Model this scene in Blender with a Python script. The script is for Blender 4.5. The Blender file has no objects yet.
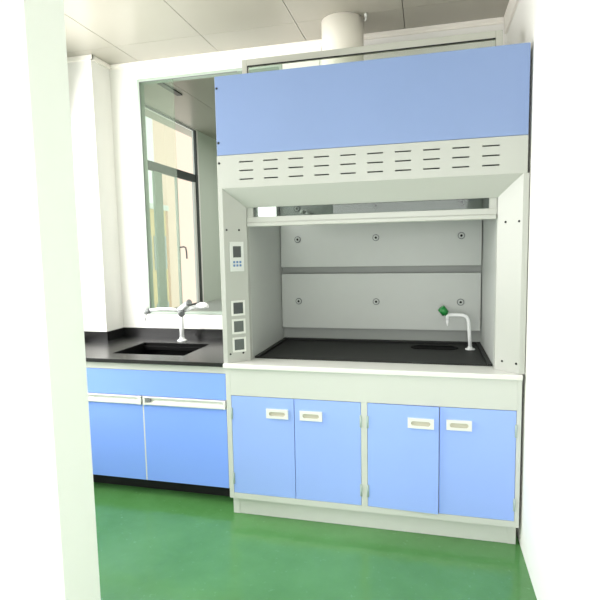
import bpy, bmesh, math, random
from mathutils import Vector, Matrix
random.seed(7)
scene = bpy.context.scene
COL = scene.collection

# ------------------------------------------------------------------ materials
def lin(c):
    return tuple(((v/255)/12.92 if v/255 <= .04045 else ((v/255+.055)/1.055)**2.4) for v in c)

def mat(name, rgb, rough=.45, metal=0., spec=.5, noise=0., nscale=8., bump=0., bscale=40., coat=0., emit=0.):
    m = bpy.data.materials.new(name); m.use_nodes = True
    nt = m.node_tree; b = nt.nodes['Principled BSDF']
    c = lin(rgb)
    b.inputs['Base Color'].default_value = (*c, 1)
    b.inputs['Roughness'].default_value = rough
    b.inputs['Metallic'].default_value = metal
    b.inputs['Specular IOR Level'].default_value = spec
    b.inputs['Coat Weight'].default_value = coat
    if emit:
        b.inputs['Emission Color'].default_value = (*c, 1); b.inputs['Emission Strength'].default_value = emit
    tc = nt.nodes.new('ShaderNodeTexCoord')
    if noise:
        n = nt.nodes.new('ShaderNodeTexNoise'); n.inputs['Scale'].default_value = nscale; n.inputs['Detail'].default_value = 4
        nt.links.new(tc.outputs['Object'], n.inputs['Vector'])
        r = nt.nodes.new('ShaderNodeMix'); r.data_type = 'RGBA'
        r.inputs[6].default_value = (*[v*(1-noise) for v in c], 1); r.inputs[7].default_value = (*[min(1, v*(1+noise)) for v in c], 1)
        nt.links.new(n.outputs['Fac'], r.inputs[0]); nt.links.new(r.outputs[2], b.inputs['Base Color'])
    if bump:
        n2 = nt.nodes.new('ShaderNodeTexNoise'); n2.inputs['Scale'].default_value = bscale
        nt.links.new(tc.outputs['Object'], n2.inputs['Vector'])
        bp = nt.nodes.new('ShaderNodeBump'); bp.inputs['Strength'].default_value = bump; bp.inputs['Distance'].default_value = .01
        nt.links.new(n2.outputs['Fac'], bp.inputs['Height']); nt.links.new(bp.outputs['Normal'], b.inputs['Normal'])
    return m

def glass_mat(name, tint, haze_rgb, haze, refl=.08):
    m = bpy.data.materials.new(name); m.use_nodes = True
    nt = m.node_tree; nt.nodes.clear()
    out = nt.nodes.new('ShaderNodeOutputMaterial')
    t = nt.nodes.new('ShaderNodeBsdfTransparent'); t.inputs['Color'].default_value = (*tint, 1)
    d = nt.nodes.new('ShaderNodeBsdfDiffuse'); d.inputs['Color'].default_value = (*lin(haze_rgb), 1)
    g = nt.nodes.new('ShaderNodeBsdfGlossy'); g.inputs['Roughness'].default_value = .03
    if haze == 0 and refl == 0:
        nt.links.new(t.outputs[0], out.inputs['Surface']); return m
    m1 = nt.nodes.new('ShaderNodeMixShader'); m1.inputs[0].default_value = haze
    m2 = nt.nodes.new('ShaderNodeMixShader'); m2.inputs[0].default_value = refl
    nt.links.new(t.outputs[0], m1.inputs[1]); nt.links.new(d.outputs[0], m1.inputs[2])
    nt.links.new(m1.outputs[0], m2.inputs[1]); nt.links.new(g.outputs[0], m2.inputs[2])
    nt.links.new(m2.outputs[0], out.inputs['Surface'])
    return m

def floor_mat():
    m = bpy.data.materials.new('green_epoxy'); m.use_nodes = True
    nt = m.node_tree; b = nt.nodes['Principled BSDF']
    tc = nt.nodes.new('ShaderNodeTexCoord')
    n = nt.nodes.new('ShaderNodeTexNoise'); n.inputs['Scale'].default_value = 2.2; n.inputs['Detail'].default_value = 6; n.inputs['Roughness'].default_value = .65
    nt.links.new(tc.outputs['Object'], n.inputs['Vector'])
    cr = nt.nodes.new('ShaderNodeValToRGB')
    cr.color_ramp.elements[0].position = .3; cr.color_ramp.elements[0].color = (*lin((70, 120, 62)), 1)
    cr.color_ramp.elements[1].position = .75; cr.color_ramp.elements[1].color = (*lin((88, 140, 84)), 1)
    nt.links.new(n.outputs['Fac'], cr.inputs['Fac'])
    # fine pale scuffs
    n3 = nt.nodes.new('ShaderNodeTexNoise'); n3.inputs['Scale'].default_value = 45; n3.inputs['Detail'].default_value = 3
    nt.links.new(tc.outputs['Object'], n3.inputs['Vector'])
    c3 = nt.nodes.new('ShaderNodeValToRGB'); c3.color_ramp.elements[0].position = .66; c3.color_ramp.elements[1].position = .85
    c3.color_ramp.elements[1].color = (.25, .25, .25, 1)
    nt.links.new(n3.outputs['Fac'], c3.inputs['Fac'])
    mx = nt.nodes.new('ShaderNodeMix'); mx.data_type = 'RGBA'; mx.inputs[7].default_value = (*lin((150, 205, 165)), 1)
    nt.links.new(c3.outputs['Color'], mx.inputs[0]); nt.links.new(cr.outputs['Color'], mx.inputs[6])
    nt.links.new(mx.outputs[2], b.inputs['Base Color'])
    b.inputs['Roughness'].default_value = .16; b.inputs['Specular IOR Level'].default_value = .5
    n2 = nt.nodes.new('ShaderNodeTexNoise'); n2.inputs['Scale'].default_value = 9; n2.inputs['Detail'].default_value = 3
    nt.links.new(tc.outputs['Object'], n2.inputs['Vector'])
    bp = nt.nodes.new('ShaderNodeBump'); bp.inputs['Strength'].default_value = .12; bp.inputs['Distance'].default_value = .02
    nt.links.new(n2.outputs['Fac'], bp.inputs['Height']); nt.links.new(bp.outputs['Normal'], b.inputs['Normal'])
    return m

M = dict(
    floor=floor_mat(),
    wall=mat('white_paint', (243, 242, 238), .7, noise=.015, nscale=3),
    wall_pale=mat('pale_green_paint', (205, 215, 203), .7, noise=.02, nscale=3),
    wall_stub=mat('stub_paint', (232, 237, 229), .7, noise=.015, nscale=3),
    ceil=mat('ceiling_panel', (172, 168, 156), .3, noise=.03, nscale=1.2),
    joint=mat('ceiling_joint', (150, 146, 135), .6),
    cornice=mat('cornice_white', (250, 246, 238), .45),
    shell=mat('hood_shell', (181, 183, 177), .38, noise=.01, nscale=5),
    inner=mat('hood_liner', (186, 190, 186), .42, noise=.02, nscale=12),
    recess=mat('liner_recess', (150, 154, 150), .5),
    cab=mat('cabinet_steel', (202, 205, 199), .35, noise=.01, nscale=5),
    blue=mat('blue_door', (152, 180, 247), .32, noise=.02, nscale=3),
    blue_top=mat('blue_header', (126, 147, 190), .36, noise=.03, nscale=3),
    blue_bench=mat('blue_bench', (132, 168, 252), .3, noise=.02, nscale=3),
    panelgrey=mat('panel_plastic', (216, 219, 216), .35),
    mullion=mat('mullion_veiled', (186, 200, 186), .5),  # colour lightened for the reflection veil on the pane before it
    pullgrey=mat('pull_recess', (196, 192, 176), .5),
    black=mat('black_resin', (16, 16, 17), .27, noise=.2, nscale=60, spec=.6),
    black_matt=mat('black_ceramic', (38, 39, 38), .5, noise=.2, nscale=80, spec=.25),
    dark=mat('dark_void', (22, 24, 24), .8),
    sinkblack=mat('sink_black', (3, 3, 3), .6, spec=.12),
    white=mat('white_plastic', (226, 227, 222), .3),
    tap=mat('white_epoxy_tap', (240, 242, 242), .25),
    grey=mat('grey_plastic', (120, 124, 124), .4),
    dgrey=mat('socket_flap', (92, 98, 96), .5, noise=.25, nscale=200),
    alu=mat('aluminium', (186, 187, 178), .35, metal=.25),
    hinge=mat('hinge_steel', (176, 190, 186), .4, metal=.2),
    screen=mat('screen', (62, 68, 68), .2),
    button=mat('blue_button', (92, 128, 176), .4),
    green=mat('green_tap_cap', (36, 132, 62), .35),
    duct=mat('duct_cream', (253, 249, 238), .4),
    winframe=mat('dark_window_frame', (66, 70, 70), .4),
    greenframe=mat('pale_window_frame', (176, 190, 178), .45),
    counter=mat('grey_counter', (176, 180, 176), .35),
    glow=mat('glowing_white', (255, 255, 250), .4, emit=5.),
    pink=mat('pink_render', (254, 220, 204), .9, noise=.03, nscale=.4),
    ochre=mat('ochre_render', (226, 200, 150), .9, noise=.03, nscale=.4),
    bwin=mat('building_glass', (170, 176, 178), .3),
    pane=glass_mat('partition_glass', (.86, .91, .86), (186, 196, 184), .10, .0),  # pale diffuse share stands in for reflections on this pane
    clear=glass_mat('clear_glass', (.95, .98, .95), (220, 230, 220), .0, .02),
    sashglass=glass_mat('sash_glass', (.6, .64, .62), (120, 128, 124), .0, .03),
)

# ------------------------------------------------------------------ geometry helpers
class MB:
    def __init__(s): s.bm = bmesh.new()
    def box(s, x0, x1, y0, y1, z0, z1, bev=0., rot=None):
        b = bmesh.new()
        bmesh.ops.create_cube(b, size=1)
        for v in b.verts:
            v.co = Vector(((x0+x1)/2+v.co.x*(x1-x0), (y0+y1)/2+v.co.y*(y1-y0), (z0+z1)/2+v.co.z*(z1-z0)))
        if bev: bmesh.ops.bevel(b, geom=b.edges[:], offset=bev, segments=2, affect='EDGES', profile=.5)
        s._merge(b, rot); return s
    def _merge(s, b, mtx=None):
        if mtx is not None: b.transform(mtx)
        me = bpy.data.meshes.new('tmp'); b.to_mesh(me); b.free(); s.bm.from_mesh(me); bpy.data.meshes.remove(me)
    def prism(s, pts, a0, a1, axis='z'):
        """pts: 2D polygon; axis z -> (x,y), axis x -> (y,z), axis y -> (x,z)"""
        def co(p, a):
            return {'z': (p[0], p[1], a), 'x': (a, p[0], p[1]), 'y': (p[0], a, p[1])}[axis]
        b = bmesh.new()
        lo = [b.verts.new(co(p, a0)) for p in pts]; hi = [b.verts.new(co(p, a1)) for p in pts]
        b.faces.new(lo); b.faces.new(hi)
        n = len(pts)
        for i in range(n): b.faces.new((lo[i], lo[(i+1) % n], hi[(i+1) % n], hi[i]))
        bmesh.ops.recalc_face_normals(b, faces=b.faces[:]); s._merge(b); return s
    def cyl(s, p0, p1, r0, r1=None, seg=24, bev=0.):
        r1 = r0 if r1 is None else r1
        p0, p1 = Vector(p0), Vector(p1); d = p1-p0
        b = bmesh.new()
        bmesh.ops.create_cone(b, cap_ends=True, segments=seg, radius1=r0, radius2=r1, depth=d.length)
        if bev:
            ed = [e for e in b.edges if len(e.link_faces) == 2 and any(len(f.verts) > 4 for f in e.link_faces)]
            bmesh.ops.bevel(b, geom=ed, offset=bev, segments=2, affect='EDGES')
        for f in b.faces:
            if len(f.verts) == 4: f.smooth = True
        m = Matrix.Translation((p0+p1)/2) @ d.to_track_quat('Z', 'Y').to_matrix().to_4x4()
        s._merge(b, m); return s
    def tube(s, path, r, seg=14, radii=None):
        path = [Vector(p) for p in path]; b = bmesh.new(); rings = []
        prev = None
        for i, p in enumerate(path):
            t = (path[min(i+1, len(path)-1)]-path[max(i-1, 0)]).normalized()
            if prev is None:
                a = t.orthogonal().normalized()
            else:
                a = (prev - t*prev.dot(t)).normalized()
            prev = a; c = t.cross(a); rr = radii[i] if radii else r
            rings.append([b.verts.new(p + (a*math.cos(k*2*math.pi/seg)+c*math.sin(k*2*math.pi/seg))*rr) for k in range(seg)])
        for i in range(len(rings)-1):
            for k in range(seg):
                f = b.faces.new((rings[i][k], rings[i][(k+1) % seg], rings[i+1][(k+1) % seg], rings[i+1][k])); f.smooth = True
        b.faces.new(rings[0]); b.faces.new(rings[-1])
        bmesh.ops.recalc_face_normals(b, faces=b.faces[:]); s._merge(b); return s
    def holed_panel(s, x0, x1, z0, z1, y0, y1, holes):
        """panel facing -y with rectangular through holes (x0,x1,z0,z1)"""
        xs = sorted({x0, x1, *[h[0] for h in holes], *[h[1] for h in holes]})
        zs = sorted({z0, z1, *[h[2] for h in holes], *[h[3] for h in holes]})
        b = bmesh.new(); V = {}
        def v(x, y, z):
            k = (round(x, 6), round(y, 6), round(z, 6))
            if k not in V: V[k] = b.verts.new(k)
            return V[k]
        hs = {}
        def solid(i, j):
            if i < 0 or j < 0 or i >= len(xs)-1 or j >= len(zs)-1: return False
            cx, cz = (xs[i]+xs[i+1])/2, (zs[j]+zs[j+1])/2
            return not any(h[0] < cx < h[1] and h[2] < cz < h[3] for h in holes)
        for i in range(len(xs)-1):
            for j in range(len(zs)-1):
                if not solid(i, j): continue
                a, c, d, e = xs[i], xs[i+1], zs[j], zs[j+1]
                b.faces.new((v(a, y0, d), v(c, y0, d), v(c, y0, e), v(a, y0, e)))
                b.faces.new((v(a, y1, d), v(a, y1, e), v(c, y1, e), v(c, y1, d)))
                for (di, dj, p, q) in ((-1, 0, (a, d), (a, e)), (1, 0, (c, d), (c, e)), (0, -1, (a, d), (c, d)), (0, 1, (a, e), (c, e))):
                    if not solid(i+di, j+dj):
                        b.faces.new((v(p[0], y0, p[1]), v(q[0], y0, q[1]), v(q[0], y1, q[1]), v(p[0], y1, p[1])))
        bmesh.ops.recalc_face_normals(b, faces=b.faces[:]); s._merge(b); return s
    def frame(s, x0, x1, z0, z1, y0, y1, w, bev=0.):
        s.box(x0, x0+w, y0, y1, z0, z1, bev); s.box(x1-w, x1, y0, y1, z0, z1, bev)
        s.box(x0+w, x1-w, y0, y1, z1-w, z1, bev); s.box(x0+w, x1-w, y0, y1, z0, z0+w, bev); return s
    def build(s, name, m, parent=None, mtx=None):
        if mtx is not None: s.bm.transform(mtx)
        org = Vector((0, 0, 0))
        if parent is not None: org = Vector(parent['_o']) if '_o' in parent else Vector((0, 0, 0))
        me = bpy.data.meshes.new(name)
        if parent is None and s.bm.verts:
            xs = [v.co.x for v in s.bm.verts]; ys = [v.co.y for v in s.bm.verts]; zs = [v.co.z for v in s.bm.verts]
            org = Vector(((min(xs)+max(xs))/2, (min(ys)+max(ys))/2, min(zs)))
        s.bm.transform(Matrix.Translation(-org)); s.bm.to_mesh(me); s.bm.free()
        me.materials.append(m)
        o = bpy.data.objects.new(name, me); COL.objects.link(o)
        if parent is None: o.location = org
        else: o.parent = parent
        ORG[o.name] = org
        return o

ORG = {}
def struct(name, mb, m, parent=None):
    o = mb.build(name, m, parent)
    if parent is None: o['kind'] = 'structure'
    return o
def tag(o, label, cat, group=None):
    o['label'] = label; o['category'] = cat
    if group: o['group'] = group
    return o
def thing(name, label, cat, loc, group=None):
    o = bpy.data.objects.new(name, None); COL.objects.link(o)
    o.location = loc; o.empty_display_size = .1
    return tag(o, label, cat, group)
class Under:
    """wraps a parent: parts are modelled in world coordinates and stored relative to the thing's base"""
    pass
def part(name, mb, m, parent, label=None, mtx=None):
    # world position of the parent (all parents are unrotated)
    w = Vector((0, 0, 0)); p = parent
    while p is not None: w += Vector(p.location); p = p.parent
    if mtx is not None: mb.bm.transform(mtx)
    mb.bm.transform(Matrix.Translation(-w))
    me = bpy.data.meshes.new(name); mb.bm.to_mesh(me); mb.bm.free(); me.materials.append(m)
    o = bpy.data.objects.new(name, me); COL.objects.link(o); o.parent = parent
    if label: o['label'] = label
    return o

# ------------------------------------------------------------------ key dimensions (metres)
YB = .85            # back wall face
ZC = 2.82           # ceiling
XR = 1.513          # right wall face
XL = -1.44          # exterior wall face
YE = 4.6            # end of the next room

# ------------------------------------------------------------------ setting
b = MB(); b.box(XL-.2, XR+.2, -4.5, YE+.1, -.1, 0); struct('floor', b, M['floor'])
b = MB()
edges = [-1.66, -.93, -.3205, .292, .92, 1.73]
for i in range(5):
    b.box(edges[i]+.002, edges[i+1]-.002, -4.2, .553, ZC, ZC+.03)
    b.box(edges[i]+.002, edges[i+1]-.002, .556, YE+.1, ZC, ZC+.03)
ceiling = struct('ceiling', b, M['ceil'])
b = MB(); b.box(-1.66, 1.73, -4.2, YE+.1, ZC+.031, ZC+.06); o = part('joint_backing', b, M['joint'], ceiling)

# back wall with the interior glazed opening (x -.96..1.38, z 1.02..2.70)
OX0, OX1, OZ0, OZ1 = -.962, .12, 1.016, 2.705
b = MB(); b.holed_panel(XL, XR, 0, ZC, YB, YB+.06, [(OX0, OX1, OZ0, OZ1)]); struct('wall_back', b, M['wall'])
b = MB(); b.frame(OX0+.001, OX1-.001, OZ0+.001, OZ1-.001, YB-.004, YB+.064, .018, .002)
win1 = struct('window_1', b, M['greenframe'])
b = MB(); b.box(OX0+.019, -.680, YB+.004, YB+.010, OZ0+.019, OZ1-.019); part('pane', b, M['pane'], win1)
b = MB(); b.box(OX0+.0185, OX0+.0225, YB-.003, YB+.0035, OZ0+.019, OZ1-.019); b.box(OX0+.0225, -.2, YB-.003, YB+.0035, OZ1-.0225, OZ1-.0185); part('gasket', b, M['grey'], win1)
# corner column
b = MB(); b.box(XL, -1.177, .6404, YB, 0, ZC); struct('column', b, M['wall'])
# right wall
b = MB(); b.box(XR, XR+.15, -4.2, YE, 0, ZC); struct('wall_right', b, M['wall'])
# left wall: pieces around the daylight windows of both rooms
b = MB()
WA0, WA1 = -1.35, .45          # window of this room
WB0, WB1 = 1.60, 2.835         # window of the next room
b.box(XL-.2, XL, -4.2, WA0, 0, ZC); b.box(XL-.2, XL, WA1, WB0, 0, ZC); b.box(XL-.06, XL, WB1, WB1+.03, 0, ZC)
b.box(XL-.2, XL, WA0, WA1, 0, .9); b.box(XL-.2, XL, WA0, WA1, 2.78, ZC)
b.box(XL-.06, XL, WB0, WB1, 0, .86); b.box(XL-.06, XL, WB0, WB1, 2.812, ZC)
struct('wall_left', b, M['wall'])
b = MB(); b.box(XL-.055, XL, WB1+.03, YE, 0, ZC); struct('wall_left_far', b, M['wall_pale'])
b = MB(); b.box(XL, XR, -4.3, -4.2, 0, ZC); struct('wall_rear_unseen', b, M['wall'])  # unseen wall added to shut out frontal sky light
b = MB(); b.box(XL, XR, YE, YE+.1, 0, ZC); struct('wall_end', b, M['wall_pale'])
# window of this room (left of the camera's view)
b = MB(); b.box(XL-.12, XL-.06, WA0, WA0+.05, .9, 2.78); b.box(XL-.12, XL-.06, WA1-.05, WA1, .9, 2.78); b.box(XL-.12, XL-.06, WA0, WA1, .9, .95); b.box(XL-.12, XL-.06, WA0, WA1, 2.73, 2.78)
b.box(XL-.12, XL-.06, -.48, -.42, .95, 2.73); struct('window_2', b, M['winframe'])
# window of the next room
b = MB()
yA, yZ = WB0, WB1
b.box(XL-.034, XL-.010, yA, yZ, 2.24, 2.325)                     # transom
b.box(XL-.034, XL-.002, yZ-.05, yZ, .86, 2.325); b.box(XL-.03, XL-.005, yZ-.022, yZ, 2.325, 2.812)                  # far dark jamb
b.box(XL-.03, XL-.005, yA, yZ, .86, .90); b.box(XL-.03, XL-.005, yA, yZ, 2.806, 2.812)
b.box(XL-.03, XL-.005, yA, yA+.06, .86, 2.812)
win3 = struct('window_3', b, M['winframe'])
b = MB(); b.box(XL-.034, XL-.008, 1.895, 2.035, .90, 2.24); part('window_mullion', b, M['mullion'], win3)
for ya, yb in ((2.335, 2.362), (2.735, 2.783)):
    b = MB(); b.box(XL-.034, XL-.012, ya, yb, .90, 2.24); part('casement_stile', b, M['white'], win3)
b = MB(); b.tube([(XL-.012, 2.35, 1.52), (XL+.035, 2.352, 1.525), (XL+.042, 2.375, 1.515), (XL+.042, 2.39, 1.47), (XL+.042, 2.392, 1.40)], .008); part('window_handle', b, M['grey'], win3)
b = MB(); b.box(XL-.040, XL-.036, yA, yZ, .86, 2.812); part('pane', b, M['clear'], win3)

# cornices
b = MB(); b.prism([(YB-.001, ZC-.001), (YB-.022, ZC-.001), (YB-.022, ZC-.012), (YB-.012, ZC-.02), (YB-.012, ZC-.032), (YB-.001, ZC-.032)], -1.176, XR-.001, 'x'); struct('trim_1', b, M['cornice'])
b = MB(); b.prism([(XR-.001, ZC-.001), (XR-.02, ZC-.001), (XR-.014, ZC-.1), (XR-.001, ZC-.1)], -4.2, YB-.025, 'y'); struct('trim_2', b, M['cornice'])
b = MB(); b.box(-1.176, -1.156, .625, YB-.024, ZC-.03, ZC-.001); b.box(XL, -1.156, .6204, .6396, ZC-.03, ZC-.001); struct('trim_3', b, M['cornice'])

# stub of the front wall beside the doorway the camera looks through
b = MB(); b.box(-.42, .275, -1.62, -1.5, 0, ZC); struct('wall_front', b, M['wall_stub'])

# ------------------------------------------------------------------ base cabinet under the fume hood
cab = thing('base_cabinet', 'white steel base cabinet with four light blue doors under the fume hood', 'cabinet', (.75, .42, 0))
X1 = 1.5
b = MB(); b.box(.001, X1-.001, .024, .835, .103, .838); part('carcass', b, M['cab'], cab)
b = MB()
b.box(0, .0265, 0, .0235, .103, .8395, .0015); b.box(1.4786, X1, 0, .0235, .103, .8395, .0015); b.box(.7355, .7675, .0, .0235, .135, .689, .001)
b.box(.0265, 1.4786, 0, .0235, .689, .8395, .001); b.box(.0265, 1.4786, 0, .0235, .103, .135, .001)
part('face_frame', b, M['cab'], cab)
b = MB(); b.box(.008, .045, .031, .8, .001, .103); b.box(.045, 1.455, .033, .06, .001, .103); b.box(1.455, 1.492, .031, .8, .001, .103); part('plinth', b, M['cab'], cab)

def stadium_plate(x0, x1, z0, z1, yf, yb, sw, sh, depth, cup=False):
    """white pull plate with a sunk rounded slot, facing -y"""
    b = bmesh.new(); cx, cz = (x0+x1)/2, (z0+z1)/2
    inner = []
    n = 8; r = sh/2; L = sw/2-r
    for k in range(n+1): a = -math.pi/2+math.pi*k/n; inner.append((cx+L+r*math.cos(a), cz+r*math.sin(a)))
    for k in range(n+1): a = math.pi/2+math.pi*k/n; inner.append((cx-L+r*math.cos(a), cz+r*math.sin(a)))
    N = len(inner)
    def outer_pt(p):
        dx, dz = (p[0]-cx)/((x1-x0)/2), (p[1]-cz)/((z1-z0)/2); m_ = max(abs(dx), abs(dz)); return (cx+dx/m_*(x1-x0)/2, cz+dz/m_*(z1-z0)/2)
    outer = [outer_pt(p) for p in inner]
    # snap nearest samples to the plate corners
    for cxn in (x0, x1):
        for czn in (z0, z1):
            i = min(range(N), key=lambda q: (outer[q][0]-cxn)**2+(outer[q][1]-czn)**2); outer[i] = (cxn, czn)
    loops = [[b.verts.new((p[0], y, p[1])) for p in pts] for pts, y in ((outer, yb), (outer, yf), (inner, yf), ([(cx+(p[0]-cx)*.93, cz+(p[1]-cz)*.85) for p in inner], yf+depth))]
    for A, B in (zip(loops[2:], loops[3:]) if cup else zip(loops[:2], loops[1:3])):
        for k in range(N):
            b.faces.new((A[k], A[(k+1) % N], B[(k+1) % N], B[k]))
    if cup: b.faces.new(loops[-1])
    for v in [v for v in b.verts if not v.link_faces]: b.verts.remove(v)
    bmesh.ops.recalc_face_normals(b, faces=b.faces[:])
    return b

def pull(door, x0, x1, z0, z1, mtx=None):
    m = MB(); m._merge(stadium_plate(x0, x1, z0, z1, -.0095, 0.0, (x1-x0)*.74, .022, .0085))
    h = part('handle', m, M['white'], door, mtx=mtx)
    m = MB(); m._merge(stadium_plate(x0, x1, z0, z1, -.0095, 0.0, (x1-x0)*.74, .022, .0085, True)); part('handle_recess', m, M['pullgrey'], door, mtx=mtx)
    return h

doors = [(.0280, .3795, 'L', (.228, .349)), (.3825, .7340, 'R', (.413, .533)), (.7690, 1.1215, 'L', (.971, 1.098)), (1.1250, 1.4772, 'R', (1.157, 1.276))]
for i, (a, c, side, hx) in enumerate(doors):
    mtx = None
    if i == 2:
        mtx = Matrix.Translation((a, 0, 0)) @ Matrix.Rotation(math.radians(-1.8), 4, 'Z') @ Matrix.Translation((-a, 0, 0))
    m = MB(); m.box(a, c, .0, .019, .1365, .6865, .0012); d = part('door', m, M['blue'], cab, mtx=mtx)
    pull(d, hx[0], hx[1], .576, .627, mtx)
    for z0, z1 in ((.557, .621), (.188, .252)):
        hx0, hx1 = ((a-.006, a+.006) if side == 'L' else (c-.006, c+.006))
        m = MB(); m.box(hx0, hx1, -.003, 0.0, z0, z1, .0008); m.cyl(((hx0+hx1)/2, -.003, z0), ((hx0+hx1)/2, -.003, z1), .003, seg=12); part('hinge', m, M['hinge'], d)

# ------------------------------------------------------------------ fume hood
hood = thing('fume_hood', 'large grey-white fume hood with blue header panel standing on the blue-doored base cabinet', 'fume hood', (.75, .42, .84))
HX0, HX1 = -.009, 1.500
ZS = .8665
b = MB(); b.box(HX0, HX1, -.0174, .15, .8405, ZS, .004); part('front_sill', b, M['white'], hood)
CX, CY = .1136, .0874
poly = [(HX0, 0), (.016, 0), (CX, CY), (CX, .845), (HX0, .845)]
for side in (0, 1):
    pl = poly if side == 0 else [(1.5-x, y) for x, y in poly]
    b = MB(); b.prism(pl, ZS+.0005, 1.799, 'z'); part('side_post', b, M['shell'], hood)
    x0, x1 = (CX, CX+.0015) if side == 0 else (1.5-CX-.0015, 1.5-CX)
    b = MB(); b.box(x0, x1, CY+.035, .773, .878, 2.2); part('side_liner', b, M['inner'], hood)
# header
b = MB(); b.box(HX0+.003, HX1, -.001, .02, 1.968, 2.365, .0015); part('header_panel', b, M['blue_top'], hood, 'light blue header panel')
b = MB(); b.box(HX0, HX1, .021, .845, 1.8, 2.363); bpart = b
# hollow upper box: two sides, top, back
bpart.bm.free(); b = MB()
b.box(HX0, .10, .021, .845, 1.8, 2.363); b.box(1.40, HX1, .021, .845, 1.8, 2.363); b.box(.10, 1.40, .021, .845, 2.25, 2.363); b.box(.0, 1.5, .80, .845, .845, 2.363); b.box(.10, 1.40, .021, .06, 1.82, 2.25)
part('upper_casing', b, M['shell'], hood)
slots = []
for k in range(10):
    cx = .1525+k*.1322
    for z in (1.841, 1.885, 1.929): slots.append((cx-.038, cx+.038, z-.0034, z+.0034))
b = MB(); b.holed_panel(HX0+.001, HX1, 1.799, 1.966, -.001, .012, slots); part('vent_panel', b, M['shell'], hood)
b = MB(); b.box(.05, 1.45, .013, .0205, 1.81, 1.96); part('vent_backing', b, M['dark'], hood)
b = MB(); b.prism([(.0005, 1.7985), (CY, 1.702), (CY+.01, 1.702), (CY+.01, 1.85), (.0135, 1.81), (.0005, 1.80)], .012, 1.488, 'x'); part('visor', b, M['shell'], hood, 'slanted underside of the header')
# sash
sash = None
b = MB(); b.box(CX+.001, 1.3854, .090, .112, 1.622, 1.652, .003); b.box(CX+.004, 1.382, .082, .116, 1.600, 1.622, .004); sash = part('sash', b, M['shell'], hood, 'pale sash bottom rail with glass above')
b = MB(); b.box(CX+.04, 1.348, .1, .105, 1.652, 2.2); part('sash_glass', b, M['sashglass'], sash)
for xa, xb in ((CX+.002, CX+.035), (1.35, 1.384)):
    b = MB(); b.box(xa, xb, .098, .112, 1.652, 2.2); part('sash_stile', b, M['shell'], sash)
# liner / baffles
b = MB(); b.box(CX, 1.3864, .774, .799, .866, 2.25); part('back_liner', b, M['recess'], hood)
def knob(px, pz, parent):
    m = MB(); m.cyl((px, .7195, pz), (px, .714, pz), .022, .0205, 28, .0015); k = part('knob', m, M['grey'], parent)
    m = MB(); m.cyl((px, .7139, pz), (px, .7122, pz), .0165, .0155, 24); part('knob_face', m, M['inner'], k)
    m = MB(); m.cyl((px, .7121, pz), (px, .7085, pz), .0075, .0055, 16); part('knob_cap', m, M['dark'], k)
    return k
for z0, z1, kz in ((.955, 1.312, 1.132), (1.357, 1.665, 1.538), (1.672, 2.2, 1.737)):
    b = MB(); b.box(CX+.006, 1.3794, .72, .73, z0, z1, .0015); bf = part('baffle', b, M['inner'], hood)
    for px in (.236, .746, 1.2615): knob(px, kz, bf)
b = MB(); b.box(CX+.004, CX+.009, .285, .625, 1.667, 1.9, .001); part('glow_panel', b, M['glow'], hood, 'glowing white panel on the left liner')  # added emissive panel making the bright patch behind the sash glass
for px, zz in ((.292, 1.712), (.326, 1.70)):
    b = MB(); b.cyl((px, .7195, zz), (px, .62, zz), .010, seg=14, bev=.002); part('reflection_peg', b, M['white'], hood)  # pegs stand in for small white reflections in the sash glass
# chamfer fittings: local frame on each slanted post face
L = math.hypot(CX-.016, CY)
def chamfer(side):
    if side == 0: o_ = Vector((.016, 0, 0)); u = Vector((CX-.016, CY, 0)).normalized(); n = Vector((u.y, -u.x, 0))
    else: o_ = Vector((1.484, 0, 0)); u = Vector((-(CX-.016), CY, 0)).normalized(); n = Vector((-u.y*1, u.x*1, 0)); n = Vector((-abs(u.y), -abs(u.x), 0))
    # local x along u, local -y outwards (n), z up
    yax = -n
    return Matrix(((u.x, yax.x, 0, o_.x), (u.y, yax.y, 0, o_.y), (0, 0, 1, 0), (0, 0, 0, 1)))
CL, CR = chamfer(0), chamfer(1)
def screwcap(mtx, u, z):
    m = MB(); m.cyl((u, 0, z), (u, -.003, z), .0058, .0045, 14); part('screw_cap', m, M['dark'], hood, mtx=mtx)
for u, z in ((.017, 1.583), (.087, 1.583), (.016, .914), (.091, .914)):
    screwcap(CL, u, z); screwcap(CR, u, z)
for z in (2.305, 2.031, 1.928):
    m = MB(); m.cyl((.004, -.0012, z), (.004, -.004, z), .0062, .005, 14); part('screw_cap', m, M['dark'], hood)
# control panel
b = MB(); b.frame(.030, .108, 1.362, 1.521, -.008, 0, .008, .0015); b.box(.037, .101, -.005, 0, 1.368, 1.514); cp = part('control_panel', b, M['panelgrey'], hood, 'white control panel with dark screen and blue buttons', CL)
b = MB(); b.box(.047, .092, -.0065, -.005, 1.437, 1.497); part('screen', b, M['screen'], cp, mtx=CL)
for i in range(3):
    for j in range(2):
        b = MB(); b.box(.046+i*.0175, .0575+i*.0175, -.0075, -.005, 1.388+j*.018, 1.400+j*.018, .0015); part('button', b, M['button'], cp, mtx=CL)
# sockets
for k, (z0, z1) in enumerate(((1.124, 1.203), (1.024, 1.102), (.924, 1.002))):
    b = MB(); b.frame(.028, .106, z0-.002, z1+.002, -.007, 0, .011, .0015); so = part('socket', b, M['white'], hood, mtx=CL)
    b = MB(); b.box(.039, .095, -.0035, 0, z0+.009, z1-.009)
    if k == 0: b.box(.042, .092, -.0075, -.0035, z0+.012, z0+.036, .001)
    part('socket_cover', b, M['dgrey'] if k else M['screen'], so, mtx=CL)

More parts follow.
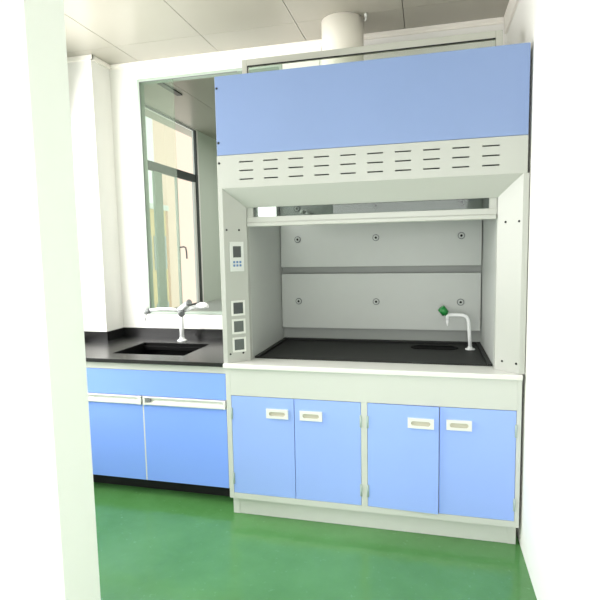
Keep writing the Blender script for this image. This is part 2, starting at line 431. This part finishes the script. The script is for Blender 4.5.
# worktop inside the hood
b = MB()
wx0, wx1, wy0, wy1 = CX+.003, 1.3834, .152, .772
b.box(wx0, wx1, wy0, wy1, .8405, .866)
b.box(wx0, wx0+.022, wy0, wy1, .866, .8775, .002); b.box(wx1-.022, wx1, wy0, wy1, .866, .8775, .002); b.box(wx0+.022, wx1-.022, wy1-.022, wy1, .866, .8775, .002); b.box(wx0+.022, wx1-.022, wy0, wy0+.014, .866, .8725, .002)
o = b.build('worktop', M['black_matt']); tag(o, 'black worktop with raised rim inside the fume hood', 'worktop')
# cup sink
b = MB()
def oval(cx, cy, a, r, n=10):
    pts = []
    for k in range(n+1): t = -math.pi/2+math.pi*k/n; pts.append((cx+a+r*math.cos(t), cy+r*math.sin(t)))
    for k in range(n+1): t = math.pi/2+math.pi*k/n; pts.append((cx-a+r*math.cos(t), cy+r*math.sin(t)))
    return pts
bm2 = bmesh.new(); cxs, cys = 1.105, .60
loops = []
for a, r, z in ((.085, .055, .8662), (.085, .053, .8705), (.083, .042, .8705), (.08, .038, .8668)):
    loops.append([bm2.verts.new((x, y, z)) for x, y in oval(cxs, cys, a, r)])
for A, B in zip(loops, loops[1:]):
    for k in range(len(A)): bm2.faces.new((A[k], A[(k+1) % len(A)], B[(k+1) % len(A)], B[k]))
bm2.faces.new(loops[-1]); bmesh.ops.recalc_face_normals(bm2, faces=bm2.faces[:]); b._merge(bm2)
b.cyl((cxs, cys, .8668), (cxs, cys, .8685), .012, seg=16)
o = b.build('cup_sink', M['sinkblack']); tag(o, 'small oval black cup sink let into the fume hood worktop', 'sink')
# swan-neck outlet
fx, fy = 1.309, .572
t = thing('water_outlet', 'white swan-neck water outlet with green cap inside the fume hood', 'tap', (fx, fy, .8665))
b = MB(); b.cyl((fx, fy, .8667), (fx, fy, .875), .030, .026, 24, .002); b.cyl((fx, fy, .875), (fx, fy, .885), .016, .012, 20); part('base_flange', b, M['tap'], t)
path = [(fx, fy, .88), (fx-.004, fy, .95), (fx-.010, fy, 1.03)]
for k in range(1, 9):
    a = k/8*math.pi/2; path.append((fx-.012-.036*(1-math.cos(a)), fy, 1.034+.036*math.sin(a)))
path += [(fx-.09, fy, 1.071), (fx-.132, fy, 1.071)]
b = MB(); b.tube(path, .0105); part('neck', b, M['tap'], t)
b = MB(); b.cyl((fx-.13, fy, 1.076), (fx-.13, fy, 1.045), .012, .010, 16); b.cyl((fx-.13, fy, 1.045), (fx-.13, fy, 1.005), .009, .004, 16); part('nozzle', b, M['tap'], t)
d = Vector((-.62, -.10, .78)).normalized(); p0 = Vector((fx-.135, fy, 1.072))
b = MB(); b.cyl(p0, p0+d*.014, .012, seg=16); b.cyl(p0+d*.008, p0+d*.054, .023, .023, 20, bev=.002); part('valve_cap', b, M['green'], t, 'green valve cap')

# frame standing on top of the hood
fr = thing('glazed_frame', 'slim aluminium glazed frame standing on top of the fume hood before the duct', 'frame', (.75, .215, 2.3665))
b = MB(); b.box(.072, .102, .2, .232, 2.3665, 2.508, .002); b.box(1.378, 1.41, .2, .232, 2.3665, 2.508, .002); b.box(.102, 1.378, .2, .232, 2.474, 2.508, .002); part('frame_bar', b, M['alu'], fr)
b = MB(); b.box(.104, 1.376, .197, .2, 2.467, 2.4735); b.box(.103, .107, .197, .2, 2.367, 2.467); part('seal_strip', b, M['dark'], fr, 'dark rubber seal strip')
b = MB(); b.box(.107, 1.376, .213, .219, 2.368, 2.4735); part('pane', b, M['clear'], fr)
# duct
b = MB(); b.cyl((.563, .62, 2.3655), (.563, .62, ZC-.0005), .125, seg=64); b.cyl((.563, .62, 2.3655), (.563, .62, 2.40), .14, seg=64, bev=.003)
o = b.build('exhaust_duct', M['duct']); tag(o, 'cream round exhaust duct rising from the fume hood to the ceiling', 'duct')
b = MB(); b.cyl((.71, .55, 2.80), (.71, .55, ZC-.0005), .008, seg=14); b.tube([(.71, .55, 2.805), (.712, .548, 2.785), (.705, .545, 2.776)], .004)
o = b.build('ceiling_hook', M['white']); tag(o, 'tiny white hook in the ceiling beside the exhaust duct', 'hook')
b = MB(); b.tube([(.425, .74, ZC-.0005), (.40, .70, 2.6), (.40, .68, 2.3655)], .0022, 6)
o = b.build('hanging_wire', M['alu']); tag(o, 'thin pale wire hanging from the ceiling left of the exhaust duct', 'wire')

# ------------------------------------------------------------------ sink bench
BX0, BX1 = -1.13, -.022
sc = thing('sink_cabinet', 'floor cabinet with saturated blue doors below the sink, left of the fume hood', 'cabinet', (-.58, .45, 0))
b = MB(); b.box(BX0, BX1, .128, .83, .10, .124); b.box(BX0, BX0+.018, .128, .83, .1245, .823); b.box(BX1-.018, BX1, .128, .83, .1245, .823); b.box(BX0+.0185, BX1-.0185, .128, .15, .55, .823); b.box(BX0+.0185, BX1-.0185, .8, .83, .1245, .823); part('carcass', b, M['cab'], sc)
b = MB(); b.box(BX0, BX1, .109, .1275, .779, .8235, .001); part('top_rail', b, M['cab'], sc, 'pale top rail')
b = MB(); b.box(BX0+.001, BX1-.027, .108, .1275, .625, .777, .0012); part('false_drawer_front', b, M['blue_bench'], sc, 'plain blue fascia below the worktop')
b = MB(); b.box(BX1-.026, BX1, .109, .1275, .10, .7785, .001); part('end_stile', b, M['cab'], sc)
b = MB(); b.box(BX0+.01, BX1-.01, .20, .216, .001, .0995); b.box(BX0+.02, BX0+.04, .22, .8, .001, .0995); b.box(BX1-.04, BX1-.02, .22, .8, .001, .0995); part('plinth', b, M['dark'], sc, 'recessed plinth, darkened for the shade under the bench')  # plinth coloured near black for the shadow below the bench
b = MB(); b.box(-.5845, -.5775, .1085, .1275, .1005, .623); part('divider_strip', b, M['white'], sc)
for i, (a, c) in enumerate(((BX0+.001, -.5855), (-.5765, BX1-.027))):
    m = MB(); m.box(a, c, .108, .1275, .1005, .570, .0012); d = part('door', m, M['blue_bench'], sc)
    m = MB()
    prof = [(.1275, .571), (.100, .571), (.096, .575), (.096, .585), (.104, .588), (.112, .598), (.108, .610), (.097, .614), (.096, .618), (.100, .621), (.1275, .621)]
    m.prism(prof, a+.001, c-.001, 'x')
    ec = c if i == 0 else a
    m.box((c-.03 if i == 0 else a+.001), (c-.001 if i == 0 else a+.016), .0958, .120, .572, .620, .001)
    if i == 0: pass
    else: m.box(c-.016, c-.001, .0958, .120, .572, .620, .001)
    h = part('handle', m, M['white'], d, 'white full-width pull strip')
    if i == 1:
        m = MB(); m.cyl((a+.03, .106, .601), (a+.03, .094, .601), .012, .011, 20, .001); m.box(a+.02, a+.052, .0965, .11, .592, .609, .001); part('lock', m, M['grey'], d)

# bench worktop with sink cut-out and upstand
sx0, sx1, sy0, sy1 = -.857, -.362, .231, .614
zt0, zt1 = .8246, .8469
b = MB()
wx0, wx1 = -1.175, -.0115
xs = [wx0, sx0, sx1, wx1]; ys = [.0786, sy0, sy1, .849]
for i in range(3):
    for j in range(3):
        if (i, j) != (1, 1): b.box(xs[i], xs[i+1], ys[j], ys[j+1], zt0, zt1)
b.box(XL+.001, wx0, .0786, .6395, zt0, zt1)
b.box(wx0, wx1, .836, .849, zt1, .911); b.box(wx0, wx0+.013, .6275, .836, zt1, .911); b.box(XL+.001, wx0+.013, .6265, .6395, zt1, .911)
bmesh.ops.remove_doubles(b.bm, verts=b.bm.verts[:], dist=.0002)
o = b.build('worktop', M['black']); tag(o, 'black worktop with low black upstand around the sink, left of the fume hood', 'worktop')
# sink basin
b = MB()
g = .002
b.box(sx0+g, sx0+g+.006, sy0+g, sy1-g, .63, zt1-.002); b.box(sx1-g-.006, sx1-g, sy0+g, sy1-g, .63, zt1-.002)
b.box(sx0+g+.006, sx1-g-.006, sy0+g, sy0+g+.006, .63, zt1-.002); b.box(sx0+g+.006, sx1-g-.006, sy1-g-.006, sy1-g, .63, zt1-.002)
b.box(sx0+g, sx1-g, sy0+g, sy1-g, .624, .63); b.cyl((-.61, .45, .63), (-.61, .45, .634), .03, seg=20)
# step at the rear edge
b.box(sx0+g+.006, sx1-g-.006, sy1-.035, sy1-g-.006, .80, .828, .003)
o = b.build('sink', M['sinkblack']); tag(o, 'black rectangular sink basin sunk into the bench worktop under the tap', 'sink')
# laboratory tap
fx, fy, fz = -.614, .70, zt1
t = thing('faucet', 'white laboratory tap with side arms standing behind the black sink', 'tap', (fx, fy, fz))
b = MB(); b.cyl((fx, fy, fz+.0002), (fx, fy, fz+.012), .038, .030, 28, .002); b.cyl((fx, fy, fz+.012), (fx, fy, fz+.026), .022, .017, 24); part('base_flange', b, M['tap'], t)
b = MB(); b.cyl((fx, fy, fz+.02), (fx, fy, 1.04), .0165, .0145, 24); part('column', b, M['tap'], t)
b = MB(); b.cyl((fx, fy, 1.03), (fx, fy, 1.088), .024, .022, 24, .004); b.cyl((fx-.01, fy-.005, 1.065), (fx+.085, fy-.06, 1.12), .021, .017, 20, .003); b.cyl((fx, fy, 1.06), (fx+.15, fy-.03, 1.10), .017, .014, 20); part('valve_body', b, M['tap'], t)
b = MB(); b.tube([(fx-.01, fy-.01, 1.062), (fx-.06, fy-.03, 1.075), (fx-.13, fy-.05, 1.078), (fx-.20, fy-.06, 1.070), (fx-.245, fy-.065, 1.068)], .0125); part('spout', b, M['tap'], t)
b = MB(); b.cyl((fx-.243, fy-.065, 1.10), (fx-.243, fy-.065, 1.045), .022, .02, 20, .004); b.cyl((fx-.243, fy-.065, 1.045), (fx-.243, fy-.065, .995), .011, .007, 16); part('nozzle', b, M['tap'], t)
b = MB(); b.cyl((fx-.205, fy-.062, 1.068), (fx-.228, fy-.065, 1.062), .018, .019, 20); part('collar', b, M['grey'], t, 'grey collar')
b = MB(); b.cyl((fx+.085, fy-.06, 1.12), (fx+.105, fy-.072, 1.132), .019, .02, 20, .002); part('handle', b, M['grey'], t, 'grey end of the upper valve handle')
b = MB(); b.cyl((fx+.0, fy-.018, 1.056), (fx+.035, fy-.055, 1.045), .02, .022, 20, .003); part('handle', b, M['grey'], t, 'grey front valve handle')
b = MB(); b.tube([(fx+.14, fy-.03, 1.10), (fx+.17, fy-.032, 1.104), (fx+.20, fy-.035, 1.104), (fx+.225, fy-.037, 1.095)], .02, radii=[.015, .023, .023, .012]); part('handle', b, M['tap'], t, 'white bulb-shaped lever of the right arm')

# ------------------------------------------------------------------ next room and outside
t = thing('window_counter', 'pale grey counter along the window wall in the room behind the glass', 'counter', (-1.2, 2.9, 0))
b = MB(); b.box(XL+.002, -.78, 1.3, YE-.01, .852, .885, .003); part('top', b, M['counter'], t)
b = MB(); b.box(XL+.002, -.83, 1.32, YE-.03, .0005, .852); part('carcass', b, M['cab'], t)
b = MB(); b.box(-1.035, -.985, 1.27, 1.61, ZC-.012, ZC-.0005, .002)
o = b.build('ceiling_vent', M['winframe']); tag(o, 'narrow dark slot vent in the ceiling of the room behind the glass', 'vent')

def building(name, label, y0, y1, x, h, m, rows, cols):
    t = thing(name, label, 'building', (x-.25, (y0+y1)/2, -3))
    b = MB(); b.box(x-.5, x, y0, y1, -3, h); part('wall', b, m, t)
    for r in range(rows):
        for c in range(cols):
            yy = y0+(y1-y0)*(c+.5)/cols; zz = h-1.6-r*2.6
            b = MB(); b.box(x, x+.04, yy-.45, yy+.45, zz-.7, zz+.6); part('window', b, M['bwin'], t)
    b = MB(); b.box(x-.6, x+.1, y0-.1, y1+.1, h, h+.2); part('roof', b, M['white'], t)
building('apartment_building', 'tall pale pink building seen through the far window', 16.1, 27, -9, 9.0, M['pink'], 0, 3)
building('low_building', 'lower ochre building left of the pink one, seen through the tinted glass', 11.5, 15.9, -9, 3.1, M['ochre'], 2, 4)

# ------------------------------------------------------------------ light
w = bpy.data.worlds.new('World'); scene.world = w; w.use_nodes = True
nt = w.node_tree; bg = nt.nodes['Background']
bg.inputs['Color'].default_value = (.97, .985, 1, 1); bg.inputs['Strength'].default_value = 1.5

def area(name, loc, target, sx, sy, power, color=(1, 1, 1)):
    l = bpy.data.lights.new(name, 'AREA'); l.shape = 'RECTANGLE'; l.size = sx; l.size_y = sy; l.energy = power; l.color = color
    o = bpy.data.objects.new(name, l); COL.objects.link(o); o.location = loc
    o.rotation_euler = (Vector(target)-Vector(loc)).to_track_quat('-Z', 'Y').to_euler()
    return o
area('window_daylight', (XL-.03, -.45, 1.8), (1.0, -.3, 1.2), 1.7, 1.7, 95, (1, .985, .96))
area('rear_fill', (.7, -3.7, 1.3), (.6, .5, .6), 2.0, 1.5, 60, (1, 1, 1))  # added fill light behind the camera; no opening is built there
area('next_room_fill', (.1, 2.8, 2.75), (.1, 2.8, 0), 1.2, 1.2, 26, (1, .975, .94))  # added fill to brighten the next room, no fitting modelled

# ------------------------------------------------------------------ camera
cam = bpy.data.cameras.new('camera'); co = bpy.data.objects.new('camera', cam); COL.objects.link(co)
yaw, pitch, roll, f = -.2464, -.0991, -.0195, 506.857
F = Vector((math.sin(yaw)*math.cos(pitch), math.cos(yaw)*math.cos(pitch), math.sin(pitch)))
R0 = Vector((math.cos(yaw), -math.sin(yaw), 0)); U0 = R0.cross(F)
Rt = R0*math.cos(roll)+U0*math.sin(roll); Up = -R0*math.sin(roll)+U0*math.cos(roll)
co.matrix_world = Matrix(((Rt.x, Up.x, -F.x, 1.0602), (Rt.y, Up.y, -F.y, -2.5248), (Rt.z, Up.z, -F.z, 1.4723), (0, 0, 0, 1)))
cam.sensor_width = 36; cam.sensor_fit = 'HORIZONTAL'; cam.lens = f/600*36; cam.clip_start = .02
scene.camera = co
scene.view_settings.view_transform = 'Standard'; scene.view_settings.look = 'None'
scene.view_settings.exposure = 0; scene.view_settings.gamma = 1
